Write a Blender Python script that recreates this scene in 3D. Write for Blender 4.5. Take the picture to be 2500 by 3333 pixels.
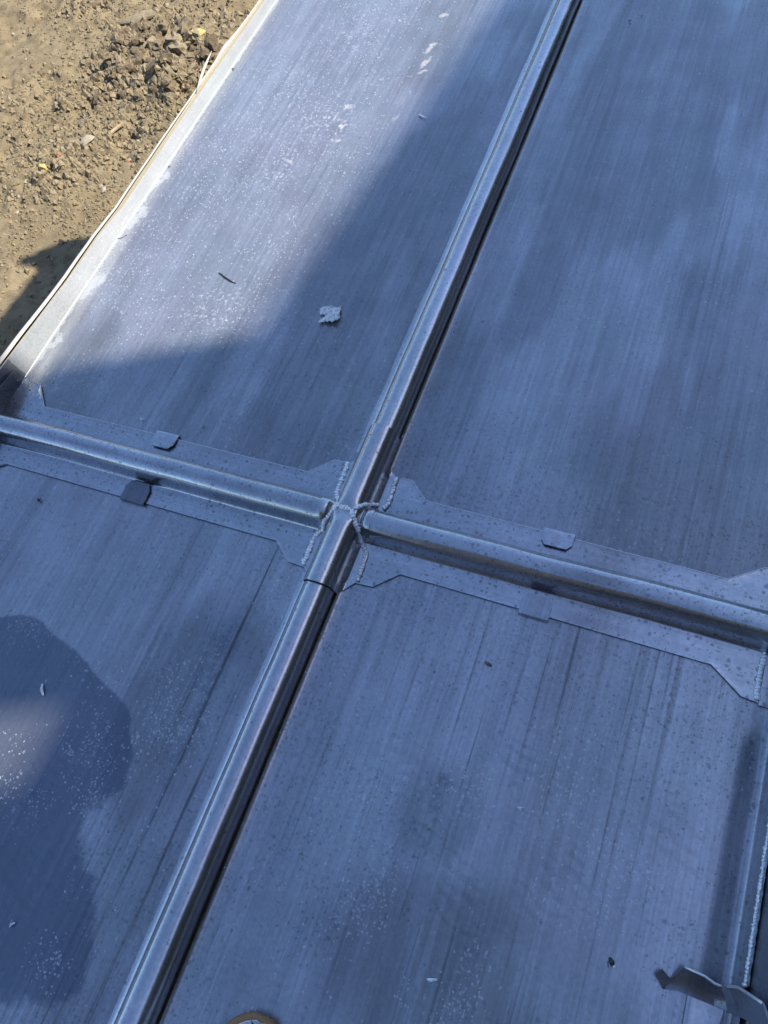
import bpy, bmesh, math, random
import numpy as np
from mathutils import Vector, Matrix, noise as mnoise

for ob in list(bpy.data.objects):
    bpy.data.objects.remove(ob)
S = bpy.context.scene
C = S.collection
random.seed(7)
RNG = np.random.default_rng(11)

# ------------------------------------------------------------------ camera
# world: X across the roof, Y up the slope direction of the long rolls, Z up; roof surface z = 0
CAM_R = np.array([[0.92088864, 0.34815580, -0.17536146],
                  [0.23790721, -0.85829240, -0.45468046],
                  [-0.30881105, 0.37699032, -0.87322050]])      # rows: camera right, down, forward
F_PX, CX, CY, CAM_H = 2452.36, 1250.0, 1666.5, 1.5
cam_data = bpy.data.cameras.new('camera')
cam_data.sensor_fit = 'VERTICAL'
cam_data.sensor_height = 36.0
cam_data.lens = F_PX / 3333.0 * 36.0
cam_data.clip_start = 0.05
cam_data.clip_end = 500.0
cam = bpy.data.objects.new('camera', cam_data)
C.objects.link(cam)
r, d, f = CAM_R
cam.matrix_world = Matrix(((r[0], -d[0], -f[0], 0.0),
                           (r[1], -d[1], -f[1], 0.0),
                           (r[2], -d[2], -f[2], CAM_H),
                           (0, 0, 0, 1)))
S.camera = cam

# ------------------------------------------------------------------ sky, sun, exposure
SUN_AZ = math.radians(66.5)          # from +Y towards +X
SUN_EL = math.radians(48.0)
SUN_DIR = Vector((math.sin(SUN_AZ) * math.cos(SUN_EL), math.cos(SUN_AZ) * math.cos(SUN_EL), math.sin(SUN_EL)))
world = bpy.data.worlds.new('World')
S.world = world
world.use_nodes = True
wn = world.node_tree
sky = wn.nodes.new('ShaderNodeTexSky')
sky.sky_type = 'NISHITA'
sky.sun_disc = False
sky.sun_elevation = SUN_EL
sky.sun_rotation = SUN_AZ
sky.air_density = 1.0
sky.dust_density = 0.5
sky.ozone_density = 3.0
wn.links.new(sky.outputs[0], wn.nodes['Background'].inputs[0])
wn.nodes['Background'].inputs[1].default_value = 0.15
sun_data = bpy.data.lights.new('sun', 'SUN')
sun_data.energy = 4.8
sun_data.angle = math.radians(0.5)
sun_data.color = (1.0, 0.92, 0.78)
sun = bpy.data.objects.new('sun', sun_data)
C.objects.link(sun)
sun.rotation_euler = (-SUN_DIR).to_track_quat('-Z', 'Y').to_euler()
sun.location = SUN_DIR * 30
S.view_settings.view_transform = 'Standard'
S.view_settings.look = 'None'
S.view_settings.gamma = 1.0
S.view_settings.use_curve_mapping = False
S.view_settings.exposure = 0.92
S.render.engine = 'CYCLES'
S.cycles.max_bounces = 6

# ------------------------------------------------------------------ helpers
SOIL_Z = -0.36


def px(x, y, z=0.0):
    """photo pixel (2500 x 3333) -> point on the level z"""
    v = CAM_R.T @ np.array([(x - CX) / F_PX, (y - CY) / F_PX, 1.0])
    t = (CAM_H - z) / -v[2]
    return float(v[0] * t), float(v[1] * t)


def pixel_of(x, y, z):
    v = CAM_R @ np.array([x, y, z - CAM_H])
    return CX + F_PX * v[0] / v[2], CY + F_PX * v[1] / v[2]


def _hash(ix, iy, seed):
    n = (ix.astype(np.int64) * 374761393 + iy.astype(np.int64) * 668265263 + seed * 982451653) & 0x7fffffff
    n = ((n ^ (n >> 13)) * 1274126177) & 0x7fffffff
    return ((n ^ (n >> 16)) & 0xffff) / 65535.0


def vnoise(x, y, seed=0):
    x = np.asarray(x, float); y = np.asarray(y, float)
    ix = np.floor(x); iy = np.floor(y)
    fx = x - ix; fy = y - iy
    fx = fx * fx * (3 - 2 * fx); fy = fy * fy * (3 - 2 * fy)
    a = _hash(ix, iy, seed); b = _hash(ix + 1, iy, seed)
    c = _hash(ix, iy + 1, seed); e = _hash(ix + 1, iy + 1, seed)
    return (a * (1 - fx) + b * fx) * (1 - fy) + (c * (1 - fx) + e * fx) * fy


def fbm(x, y, seed=0, octaves=4):
    s = 0; a = 0.5
    for k in range(octaves):
        s = s + a * vnoise(np.asarray(x) * 2 ** k + 17.3 * k, np.asarray(y) * 2 ** k + 9.1 * k, seed + k)
        a *= 0.5
    return s


def sstep(a, b, x):
    t = np.clip((np.asarray(x, float) - a) / (b - a), 0, 1)
    return t * t * (3 - 2 * t)


LOC = {}


def thing(name, label, cat, loc=(0, 0, 0), group=None):
    o = bpy.data.objects.new(name, None)
    o.empty_display_size = 0.05
    C.objects.link(o)
    o.location = loc
    LOC[o.name] = Vector(loc)
    tag(o, label, cat, group)
    return o


def tag(o, label=None, cat=None, group=None, kind=None):
    if label: o['label'] = label
    if cat: o['category'] = cat
    if group: o['group'] = group
    if kind: o['kind'] = kind
    return o


def obj(name, verts, faces, mat, parent=None, smooth=True, attrs=None, at=None):
    """one mesh object from world-space vertices (at = origin)"""
    v = np.asarray(verts, float)
    base = Vector((0, 0, 0))
    if parent is not None:
        base = LOC[parent.name]
    org = Vector(at) if at is not None else base
    me = bpy.data.meshes.new(name)
    v = v - np.array(org)
    me.from_pydata(v.tolist(), [], [tuple(int(i) for i in q) for q in faces])
    me.update()
    if smooth:
        me.polygons.foreach_set('use_smooth', [True] * len(me.polygons))
    if mat is not None:
        me.materials.append(mat)
    if attrs:
        for k, a in attrs.items():
            la = me.attributes.new(k, 'FLOAT_COLOR', 'POINT')
            col = np.ones((len(v), 4)); col[:, :3] = np.clip(a, 0, 1)
            la.data.foreach_set('color', col.astype(np.float32).ravel())
    o = bpy.data.objects.new(name, me)
    C.objects.link(o)
    if parent is not None:
        o.parent = parent
    o.location = org - base
    LOC[o.name] = org
    return o


def grid_faces(nr, nc, close=False):
    f = []
    for i in range(nr - 1):
        for j in range(nc - 1):
            a = i * nc + j
            f.append((a, a + 1, a + nc + 1, a + nc))
    return f


def plate(P, thick):
    """P[row, col, 3] top surface -> verts, faces with a skirt and an underside"""
    nr, nc = P.shape[:2]
    top = P.reshape(-1, 3)
    bot = top.copy(); bot[:, 2] -= thick
    n = nr * nc
    f = grid_faces(nr, nc)
    f += [tuple(n + i for i in reversed(q)) for q in grid_faces(nr, nc)]
    ring = [j for j in range(nc)] + [i * nc + nc - 1 for i in range(1, nr)] + \
           [(nr - 1) * nc + j for j in range(nc - 2, -1, -1)] + [i * nc for i in range(nr - 2, 0, -1)]
    for a, b in zip(ring, ring[1:] + ring[:1]):
        f.append((a, n + a, n + b, b))
    return np.vstack([top, bot]), f


def fix_normals(o):
    bm = bmesh.new(); bm.from_mesh(o.data)
    bmesh.ops.recalc_face_normals(bm, faces=bm.faces)
    bm.to_mesh(o.data); bm.free()
    return o


def sharp(o, deg=40):
    """smooth shading with hard creases"""
    me = o.data
    bm = bmesh.new(); bm.from_mesh(me)
    bmesh.ops.recalc_face_normals(bm, faces=bm.faces)
    for e in bm.edges:
        if len(e.link_faces) == 2 and e.calc_face_angle(0) > math.radians(deg):
            e.smooth = False
    bm.to_mesh(me); bm.free()
    return o


def box_v(x0, x1, y0, y1, z0, z1):
    v = [(x0, y0, z0), (x1, y0, z0), (x1, y1, z0), (x0, y1, z0), (x0, y0, z1), (x1, y0, z1), (x1, y1, z1), (x0, y1, z1)]
    f = [(0, 3, 2, 1), (4, 5, 6, 7), (0, 1, 5, 4), (1, 2, 6, 5), (2, 3, 7, 6), (3, 0, 4, 7)]
    return v, f


def tube_v(pts, rad, seg=10, flat=1.0, cap=True):
    pts = [Vector(p) for p in pts]
    rads = rad if isinstance(rad, (list, tuple)) else [rad] * len(pts)
    V = []; Fc = []
    for i, p in enumerate(pts):
        t = (pts[min(i + 1, len(pts) - 1)] - pts[max(i - 1, 0)]).normalized()
        up = Vector((0, 0, 1)) if abs(t.z) < 0.95 else Vector((1, 0, 0))
        s = t.cross(up).normalized(); u = s.cross(t)
        for k in range(seg):
            a = 2 * math.pi * k / seg
            V.append(p + s * math.cos(a) * rads[i] + u * math.sin(a) * rads[i] * flat)
    for i in range(len(pts) - 1):
        for k in range(seg):
            a = i * seg + k; b = i * seg + (k + 1) % seg
            Fc.append((a, b, b + seg, a + seg))
    if cap:
        Fc.append(tuple(reversed(range(seg)))); n = (len(pts) - 1) * seg
        Fc.append(tuple(n + k for k in range(seg)))
    return [tuple(v) for v in V], Fc


# ------------------------------------------------------------------ materials
def new_mat(name):
    m = bpy.data.materials.new(name)
    m.use_nodes = True
    nt = m.node_tree
    return m, nt, nt.nodes['Principled BSDF']


class NB:
    """small node builder"""
    def __init__(self, nt):
        self.nt = nt

    def n(self, typ, **kw):
        o = self.nt.nodes.new(typ)
        for k, v in kw.items():
            setattr(o, k, v)
        return o

    def link(self, a, b):
        self.nt.links.new(a, b)

    def _in(self, sock, v):
        if isinstance(v, (int, float)):
            sock.default_value = v
        elif isinstance(v, tuple):
            sock.default_value = v if len(v) == len(sock.default_value) else v + (1.0,)
        else:
            self.link(v, sock)

    def math(self, op, a, b=0.0, clamp=False):
        o = self.n('ShaderNodeMath', operation=op, use_clamp=clamp)
        self._in(o.inputs[0], a); self._in(o.inputs[1], b)
        return o.outputs[0]

    def ss(self, v, lo, hi, a=0.0, b=1.0):
        o = self.n('ShaderNodeMapRange', interpolation_type='SMOOTHSTEP')
        self._in(o.inputs[0], v)
        for i, q in ((1, lo), (2, hi), (3, a), (4, b)):
            self._in(o.inputs[i], q)
        return o.outputs[0]

    def mix(self, fac, a, b, mode='MIX'):
        o = self.n('ShaderNodeMix', data_type='RGBA', blend_type=mode)
        self._in(o.inputs['Factor'], fac)
        self._in(o.inputs[6], a); self._in(o.inputs[7], b)
        return o.outputs[2]

    def pos(self, scale=(1, 1, 1), rot=(0, 0, 0), loc=(0, 0, 0)):
        g = self.n('ShaderNodeNewGeometry')
        m = self.n('ShaderNodeMapping')
        m.inputs['Scale'].default_value = scale
        m.inputs['Rotation'].default_value = rot
        m.inputs['Location'].default_value = loc
        self.link(g.outputs['Position'], m.inputs['Vector'])
        return m.outputs[0]

    def noise(self, vec, scale, detail=4.0, rough=0.55, distort=0.0):
        o = self.n('ShaderNodeTexNoise')
        self.link(vec, o.inputs['Vector'])
        o.inputs['Scale'].default_value = scale
        o.inputs['Detail'].default_value = detail
        o.inputs['Roughness'].default_value = rough
        o.inputs['Distortion'].default_value = distort
        return o.outputs['Fac']

    def voro(self, vec, scale, rand=1.0):
        o = self.n('ShaderNodeTexVoronoi')
        self.link(vec, o.inputs['Vector'])
        o.inputs['Scale'].default_value = scale
        o.inputs['Randomness'].default_value = rand
        return o.outputs['Distance'], o.outputs['Color']

    def attr(self, name):
        o = self.n('ShaderNodeAttribute', attribute_name=name)
        s = self.n('ShaderNodeSeparateColor')
        self.link(o.outputs['Color'], s.inputs[0])
        return s.outputs[0], s.outputs[1], s.outputs[2]

    def bump(self, h, strength, dist, normal=None):
        o = self.n('ShaderNodeBump')
        o.inputs['Strength'].default_value = strength
        o.inputs['Distance'].default_value = dist
        self.link(h, o.inputs['Height'])
        if normal is not None:
            self.link(normal, o.inputs['Normal'])
        return o.outputs[0]


def lead_material(name, base=(0.375, 0.408, 0.462), rough=0.27, metallic=0.63, masks=True, streak=1.0, along='Y',
                  rain_level=0.35):
    m, nt, bs = new_mat(name)
    b = NB(nt)
    p = b.pos()
    cloud = b.noise(b.pos(scale=(7.0, 1.6, 1.0) if along == 'Y' else (1.6, 7.0, 1.0)), 1.0, 4, 0.6, 0.4)
    cloud2 = b.noise(b.pos(loc=(3.1, 7.7, 0)), 9.0, 4, 0.6)
    fine = b.noise(p, 120.0, 3, 0.6)
    sc = (75, 1.1, 5) if along == 'Y' else (1.1, 75, 5)
    st1 = b.noise(b.pos(scale=sc), 1.0, 3, 0.65, 0.15)
    sc2 = (260, 3.0, 9) if along == 'Y' else (3.0, 260, 9)
    st2 = b.noise(b.pos(scale=sc2), 1.0, 2, 0.6, 0.3)
    sc3 = (52, 0.8, 3) if along == 'Y' else (0.8, 52, 3)
    st3 = b.noise(b.pos(scale=sc3, loc=(5, 1, 0)), 1.0, 4, 0.72, 0.25)
    hue = b.noise(b.pos(loc=(9, 2, 4)), 3.3, 3)
    lines, prints, dull_shade = b.attr('m3') if masks else (0.5, 0.0, 0.0)
    col = b.mix(b.ss(hue, 0.35, 0.65), base, (base[0] * 1.03, base[1] * 0.975, base[2] * 1.0))
    # tonal variation of the rolled sheet
    k = b.math('ADD', b.math('MULTIPLY', b.ss(cloud, 0.3, 0.7), 0.18), 0.84)
    k = b.math('MULTIPLY', k, b.ss(cloud2, 0.25, 0.75, 0.92, 1.07))
    k = b.math('MULTIPLY', k, b.ss(st1, 0.25, 0.75, 1.0 - 0.13 * streak, 1.0 + 0.09 * streak))
    k = b.math('MULTIPLY', k, b.ss(st2, 0.3, 0.7, 1.0 - 0.09 * streak, 1.0 + 0.07 * streak))
    k = b.math('MULTIPLY', k, b.ss(st3, 0.55, 0.67, 1.0, b.math('SUBTRACT', 1.0, b.math('MULTIPLY', lines, 0.62 * streak))))      # dark draw lines
    k = b.math('MULTIPLY', k, b.ss(fine, 0.3, 0.7, 0.91, 1.09))
    if masks:
        dark, pale, mud = b.attr('m1')
        rain, speck, tread = b.attr('m2')
    else:
        rain, speck = rain_level, 0.0
    # rain drops dried dark
    wob = b.n('ShaderNodeVectorMath', operation='ADD')
    nz = b.n('ShaderNodeTexNoise'); b.link(p, nz.inputs['Vector']); nz.inputs['Scale'].default_value = 140
    sc_ = b.n('ShaderNodeVectorMath', operation='SCALE'); b.link(nz.outputs['Color'], sc_.inputs[0]); sc_.inputs['Scale'].default_value = 0.006
    b.link(p, wob.inputs[0]); b.link(sc_.outputs[0], wob.inputs[1])
    vp = wob.outputs[0]
    spots = None
    for scale, rad in ((95.0, 0.36), (170.0, 0.40)):
        dist, vc = b.voro(vp, scale)
        sep = b.n('ShaderNodeSeparateColor'); b.link(vc, sep.inputs[0])
        radius = b.math('MULTIPLY', b.math('ADD', sep.outputs[0], 0.35), rad)
        inside = b.math('SUBTRACT', 1.0, b.ss(b.math('DIVIDE', dist, radius), 0.75, 1.05))
        pick = b.math('LESS_THAN', sep.outputs[1], rain)
        s_ = b.math('MULTIPLY', b.math('MULTIPLY', inside, pick), b.math('ADD', b.math('MULTIPLY', sep.outputs[2], 0.7), 0.3))
        spots = s_ if spots is None else b.math('MAXIMUM', spots, s_)
    k = b.math('MULTIPLY', k, b.ss(spots, 0, 1, 1.0, 0.60))
    if masks:
        edge = b.noise(p, 30.0, 5, 0.7)
        sx = b.n('ShaderNodeSeparateXYZ'); b.link(b.pos(rot=(0, 0, 0.25)), sx.inputs[0])
        wv = b.math('SINE', b.math('ADD', b.math('MULTIPLY', sx.outputs[1], 265.0), b.math('MULTIPLY', cloud2, 22.0)))
        bars = b.math('MULTIPLY', b.math('MULTIPLY', b.ss(wv, 0.0, 0.6), prints), b.ss(edge, 0.35, 0.6))
        k = b.math('MULTIPLY', k, b.ss(bars, 0, 1, 1.0, 0.86))
        k = b.math('MULTIPLY', k, b.ss(dull_shade, 0, 1, 1.0, 0.70))
        fine_e = b.noise(p, 160.0, 2, 0.6)
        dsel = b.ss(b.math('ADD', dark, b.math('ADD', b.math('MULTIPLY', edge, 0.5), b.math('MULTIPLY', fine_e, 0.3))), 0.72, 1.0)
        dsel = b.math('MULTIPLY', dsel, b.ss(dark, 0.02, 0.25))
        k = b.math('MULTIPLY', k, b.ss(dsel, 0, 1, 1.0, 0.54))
    mul = b.n('ShaderNodeVectorMath', operation='SCALE')
    b.link(col, mul.inputs[0]); b.link(k, mul.inputs['Scale'])
    col = mul.outputs[0]
    metal = metallic
    ro = b.math('ADD', rough - 0.08, b.math('MULTIPLY', b.math('ADD', b.math('MULTIPLY', cloud2, 0.6), b.math('MULTIPLY', st1, 0.4)), 0.16))
    ro = b.math('ADD', ro, b.math('MULTIPLY', spots, 0.10))
    if masks:
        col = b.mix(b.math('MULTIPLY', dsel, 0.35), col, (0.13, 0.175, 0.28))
        # white scuff specks
        sp = None
        for scale, rad, lo in ((100.0, 0.30, (1.3, 0.8, 1)), (190.0, 0.40, (1, 1, 1))):
            mp = b.n('ShaderNodeMapping'); b.link(vp, mp.inputs['Vector']); mp.inputs['Scale'].default_value = lo
            dist, vc = b.voro(mp.outputs[0], scale)
            sep = b.n('ShaderNodeSeparateColor'); b.link(vc, sep.inputs[0])
            radius = b.math('MULTIPLY', b.math('ADD', sep.outputs[0], 0.2), rad)
            inside = b.math('SUBTRACT', 1.0, b.ss(b.math('DIVIDE', dist, radius), 0.6, 1.1))
            s_ = b.math('MULTIPLY', inside, b.math('LESS_THAN', sep.outputs[1], speck))
            s_ = b.math('MULTIPLY', s_, b.math('ADD', b.math('MULTIPLY', sep.outputs[2], 0.75), 0.25))
            sp = s_ if sp is None else b.math('MAXIMUM', sp, s_)
        # boot tread prints
        dist, vc = b.voro(vp, 62.0, 0.85)
        tr = b.math('MULTIPLY', b.math('SUBTRACT', 1.0, b.ss(dist, 0.22, 0.46)), tread)
        tr = b.math('MULTIPLY', tr, b.ss(edge, 0.40, 0.60, 0.0, 0.45))
        # fine scratches in a few directions
        scr = None
        for ang, off in ((-0.45, 0), (0.9, 4)):
            w_ = b.noise(b.pos(scale=(120, 3.5, 1), rot=(0, 0, ang), loc=(off, off, 0)), 1.0, 2, 0.5, 0.8)
            g_ = b.noise(b.pos(loc=(off * 2.3, 1.0, 0)), 5.0, 2)
            s_ = b.math('MULTIPLY', b.ss(w_, 0.735, 0.77), b.ss(g_, 0.5, 0.62))
            scr = s_ if scr is None else b.math('MAXIMUM', scr, s_)
        light = b.math('MAXIMUM', b.math('MAXIMUM', sp, tr), b.math('MULTIPLY', scr, b.math('ADD', b.math('MULTIPLY', speck, 1.2), 0.10)), True)
        col = b.mix(b.math('MULTIPLY', light, 0.68), col, (0.66, 0.70, 0.76))
        # pale carbonate bloom, and sunlit paleness painted on the upstand
        psel = b.ss(b.math('ADD', pale, b.math('ADD', b.math('MULTIPLY', edge, 1.5), b.math('MULTIPLY', fine_e, 0.6))), 1.50, 1.75)
        psel = b.math('MULTIPLY', psel, b.ss(pale, 0.05, 0.3))
        col = b.mix(b.math('MULTIPLY', psel, b.ss(fine_e, 0.2, 0.8, 0.25, 0.6)), col, (0.44, 0.48, 0.50))
        # dried mud
        msel = b.ss(b.math('ADD', mud, b.math('MULTIPLY', edge, 2.4)), 1.78, 2.05)
        msel = b.math('MULTIPLY', msel, b.ss(mud, 0.05, 0.3))
        col = b.mix(b.math('MULTIPLY', msel, b.ss(fine_e, 0.3, 0.7, 0.0, 0.38)), col, (0.58, 0.52, 0.43))
        rough_add = b.math('MAXIMUM', b.math('MAXIMUM', light, b.math('MULTIPLY', psel, 0.65)), msel)
        ro = b.math('ADD', ro, b.math('MULTIPLY', rough_add, 0.18))
        metal_o = b.math('SUBTRACT', metallic, b.math('MULTIPLY', rough_add, metallic * 0.85))
        b.link(metal_o, bs.inputs['Metallic'])
    else:
        bs.inputs['Metallic'].default_value = metal
    b.link(col, bs.inputs['Base Color'])
    b.link(ro, bs.inputs['Roughness'])
    n1 = b.bump(b.noise(b.pos(loc=(1.7, 2.2, 0), scale=(1.6, 0.7, 1)), 9.0, 3, 0.55), 0.13, 0.006)
    b.link(n1, bs.inputs['Normal'])
    return m


def simple(name, col, rough=0.7, metallic=0.0, var=0.25, scale=20.0, bump=0.0, bscale=60.0, stretch=(1, 1, 1), col2=None):
    m, nt, bs = new_mat(name)
    b = NB(nt)
    tc = b.n('ShaderNodeTexCoord')
    mp = b.n('ShaderNodeMapping'); mp.inputs['Scale'].default_value = stretch
    b.link(tc.outputs['Object'], mp.inputs['Vector'])
    nz = b.noise(mp.outputs[0], scale, 5, 0.6)
    c2 = col2 or tuple(c * (1 - var) for c in col)
    b.link(b.mix(b.ss(nz, 0.3, 0.7), tuple(c * (1 + var * 0.5) for c in col), c2), bs.inputs['Base Color'])
    bs.inputs['Roughness'].default_value = rough
    bs.inputs['Metallic'].default_value = metallic
    if bump:
        b.link(b.bump(b.noise(mp.outputs[0], bscale, 5, 0.65), bump, 0.004), bs.inputs['Normal'])
    return m


def soil_material():
    m, nt, bs = new_mat('soil')
    b = NB(nt)
    p = b.pos()
    big = b.noise(p, 1.7, 5, 0.6)
    mid = b.noise(p, 16.0, 6, 0.7)
    fine = b.noise(p, 150.0, 4, 0.7)
    c = b.mix(b.ss(big, 0.35, 0.65), (0.204, 0.164, 0.102), (0.248, 0.204, 0.130))
    c = b.mix(b.ss(mid, 0.35, 0.72), c, (0.148, 0.112, 0.068))
    c = b.mix(b.ss(fine, 0.50, 0.75, 0.0, 0.7), c, (0.311, 0.259, 0.174))
    c = b.mix(b.ss(fine, 0.45, 0.25, 0.0, 0.5), c, (0.148, 0.111, 0.070))
    b.link(c, bs.inputs['Base Color'])
    bs.inputs['Roughness'].default_value = 0.95
    bs.inputs['Specular IOR Level'].default_value = 0.15
    n1 = b.bump(mid, 0.5, 0.012)
    n2 = b.bump(fine, 0.8, 0.004, n1)
    b.link(n2, bs.inputs['Normal'])
    return m


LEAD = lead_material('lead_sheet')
LEAD_ROLL = lead_material('lead_roll', base=(0.49, 0.51, 0.55), rough=0.23, metallic=0.97, masks=False, streak=0.25, rain_level=0.08)
LEAD_STRIP = lead_material('lead_strip', base=(0.44, 0.47, 0.52), rough=0.22, metallic=0.90, masks=False, streak=0.4, along='X', rain_level=0.45)
LEAD_DARK = lead_material('lead_dark_shaded', base=(0.19, 0.21, 0.245), rough=0.28, metallic=0.72, masks=False, streak=0.5, rain_level=0.1)  # darkened lead: shade and reflection on upstands and flap put into the colour
CUT = simple('cut_lead', (.68, .70, .74), .35, .6, .15, 200)
WELD = simple('weld_lead', (0.88, 0.89, 0.91), 0.22, 0.32, 0.15, 300)
SOIL = soil_material()
PLY = simple('plywood', (0.45, 0.39, 0.27), 0.75, 0, 0.22, 14, 0.2, 80, (2, 30, 2))
MEMBRANE = simple('membrane', (0.42, 0.41, 0.40), 0.7, 0, 0.06, 30, 0.15, 120)
TIMBER = simple('timber', (0.30, 0.20, 0.11), 0.8, 0, 0.35, 8, 0.3, 40, (20, 1.5, 20))

# ------------------------------------------------------------------ the ground
HEAPS = [(500, 150, .30, .050), (620, 210, .30, .055), (720, 150, .22, .05), (440, 230, .22, .035), (560, 300, .13, .06),
         (250, 520, .22, .022), (150, 600, .20, .020), (330, 330, .25, .025), (300, 20, .2, .03), (130, 320, .25, .012),
         (60, 470, .2, .012), (420, 450, .2, .015)]
HEAP_XY = [(*px(a, b_, SOIL_Z), rr, hh) for a, b_, rr, hh in HEAPS]


def heap(x, y):
    s = 0
    for hx, hy, rr, hh in HEAP_XY:
        s = s + hh * np.exp(-((x - hx) ** 2 + (y - hy) ** 2) / (rr * rr * 0.6))
    return s


def soil_h(x, y):
    x = np.asarray(x, float); y = np.asarray(y, float)
    hp = heap(x, y)
    z = SOIL_Z + hp * 0.6
    z = z + 0.035 * (fbm(x * 2.2, y * 2.2, 3, 3) - 0.45)
    lump = np.clip(fbm(x * 13, y * 13, 21, 3) - 0.43, 0, 1)
    z = z + lump * (0.03 + 1.6 * hp) + np.clip(fbm(x * 28, y * 28, 27, 3) - .45, 0, 1) * (.012 + 1.1 * hp)
    z = z + 0.012 * (fbm(x * 45, y * 45, 33, 3) - 0.45) * (0.7 + 26 * hp)
    pit = np.clip(.40 - fbm(x * 9 + 3, y * 9, 37, 3), 0, 1)
    z = z - pit * (.10 + 3.0 * hp)
    return z


x_c = np.concatenate([np.linspace(-150, -9, 14), np.linspace(-8, -4.4, 12), np.arange(-4.3, -1.55, 0.0105), np.linspace(-1.5, 9, 14), np.linspace(12, 150, 10)])
y_c = np.concatenate([np.linspace(-150, -6, 12), np.linspace(-5, 0.9, 12), np.arange(1.0, 4.1, 0.0105), np.linspace(4.2, 9, 10), np.linspace(12, 150, 10)])
GX, GY = np.meshgrid(x_c, y_c)
GZ = soil_h(GX, GY)
far = sstep(5, 12, np.hypot(GX + 2.5, GY - 2))
GZ = GZ * (1 - far) + SOIL_Z * far
o = obj('ground', np.stack([GX, GY, GZ], -1).reshape(-1, 3), grid_faces(len(y_c), len(x_c)), SOIL)
tag(o, kind='structure')

# clods and stones --------------------------------------------------
CLOD_M = [simple('clod_a', (0.185, 0.144, 0.090), 0.95, 0, 0.35, 3, 1.0, 5),
          simple('clod_b', (0.244, 0.200, 0.130), 0.92, 0, 0.30, 3, 1.0, 5),
          simple('clod_c', (0.133, 0.100, 0.063), 0.95, 0, 0.35, 3, 1.0, 5)]
PALE_M = simple('pale_stone', (0.326, 0.289, 0.222), 0.85, 0, 0.2, 40, 0.3, 80)
YELLOW_M = simple('yellow_stone', (0.55, 0.43, 0.16), 0.85, 0, 0.3, 40, 0.3, 80)
RED_M = simple('brick_red', (0.36, 0.16, 0.10), 0.9, 0, 0.3, 40, 0.3, 80)


def rock_mesh(name, seed, mat, sub=1, rough=0.28, flat=0.75):
    rs = random.Random(seed)
    bm = bmesh.new()
    bmesh.ops.create_icosphere(bm, subdivisions=sub, radius=1.0)
    planes = [(Vector((rs.gauss(0, 1), rs.gauss(0, 1), rs.gauss(0, 1))).normalized(), rs.uniform(0.55, 0.85)) for _ in range(7)]
    st = Vector((rs.uniform(0.8, 1.35), rs.uniform(0.7, 1.0), flat * rs.uniform(0.8, 1.1)))
    for v in bm.verts:
        for n_, d_ in planes:
            q = v.co.dot(n_)
            if q > d_:
                v.co -= n_ * (q - d_)
        v.co *= 1 + rs.uniform(-rough, rough) * 0.25 + 0.9 * rough * mnoise.noise(v.co * 1.7 + Vector((seed, 0, 0))) + 0.5 * rough * mnoise.noise(v.co * 4 + Vector((0, seed, 0)))
        v.co = Vector((v.co.x * st.x, v.co.y * st.y, v.co.z * st.z))
    me = bpy.data.meshes.new(name)
    bm.to_mesh(me); bm.free()
    me.materials.append(mat)
    if 'clod' in mat.name:
        me.polygons.foreach_set('use_smooth', [False] * len(me.polygons))
    return me


CLODS = [rock_mesh('soil_clod', 40 + i, CLOD_M[i % 3], 2, 0.62) for i in range(12)]
PALES = [rock_mesh('pale_stone', 80 + i, PALE_M, 1, 0.2, 0.6) for i in range(4)]
CL_GROUP = 'soil clods lying on the bare earth'
PS_GROUP = 'pale pebbles lying on the bare earth'
cand = []
rs = random.Random(5)
# candidate spots seeded inside the visible strip of earth
tries = 0
while len(cand) < 6500 and tries < 90000:
    tries += 1
    u, v = rs.uniform(-40, 830), rs.uniform(-40, 1150)
    edge_x = 830 - v * 0.72
    if u > edge_x + 40:
        continue
    x, y = px(u, v, SOIL_Z)
    hp = float(heap(x, y))
    if rs.random() < min(1.0, 0.04 + hp * 22):
        size = rs.uniform(0.004, 0.009) + rs.random() ** 3.8 * (0.012 + 0.24 * hp)
        cand.append((size, x, y))
cand.sort(reverse=True)
SPECIAL_XY = []
for i, (size, x, y) in enumerate(cand[:262]):
    me = CLODS[rs.randrange(len(CLODS))]
    o = bpy.data.objects.new('soil_clod', me)
    C.objects.link(o)
    z = float(soil_h(x, y))
    o.location = (x, y, z - size * 0.05)
    o.rotation_euler = (rs.uniform(-.5, .5), rs.uniform(-.5, .5), rs.uniform(0, 6.28))
    o.scale = (size, size, size)
    tone = {'clod_a': 'mid brown', 'clod_b': 'pale tan', 'clod_c': 'dark brown'}[me.materials[0].name]
    big = 'large' if size > .020 else 'small'
    where = 'in the clod heap by the torn membrane' if math.hypot(x - HEAP_XY[1][0], y - HEAP_XY[1][1]) < .42 else 'scattered on the open bare earth'
    tag(o, '%s %s soil clod %s' % (big, tone, where), 'soil clod', '%s %s clods %s' % (big, tone, where))
for i in range(36):
    while True:
        u, v = rs.uniform(0, 800), rs.uniform(0, 1000)
        if u < 790 - v * 0.72: break
    x, y = px(u, v, SOIL_Z)
    size = rs.uniform(0.006, 0.012)
    o = bpy.data.objects.new('pebble', PALES[rs.randrange(4)])
    C.objects.link(o)
    o.location = (x, y, float(soil_h(x, y)) + size * 0.2)
    o.rotation_euler = (rs.uniform(-.4, .4), rs.uniform(-.4, .4), rs.uniform(0, 6.28))
    o.scale = (size, size, size)
    tag(o, 'small pale cream pebble lying on the bare earth', 'pebble', PS_GROUP)


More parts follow.
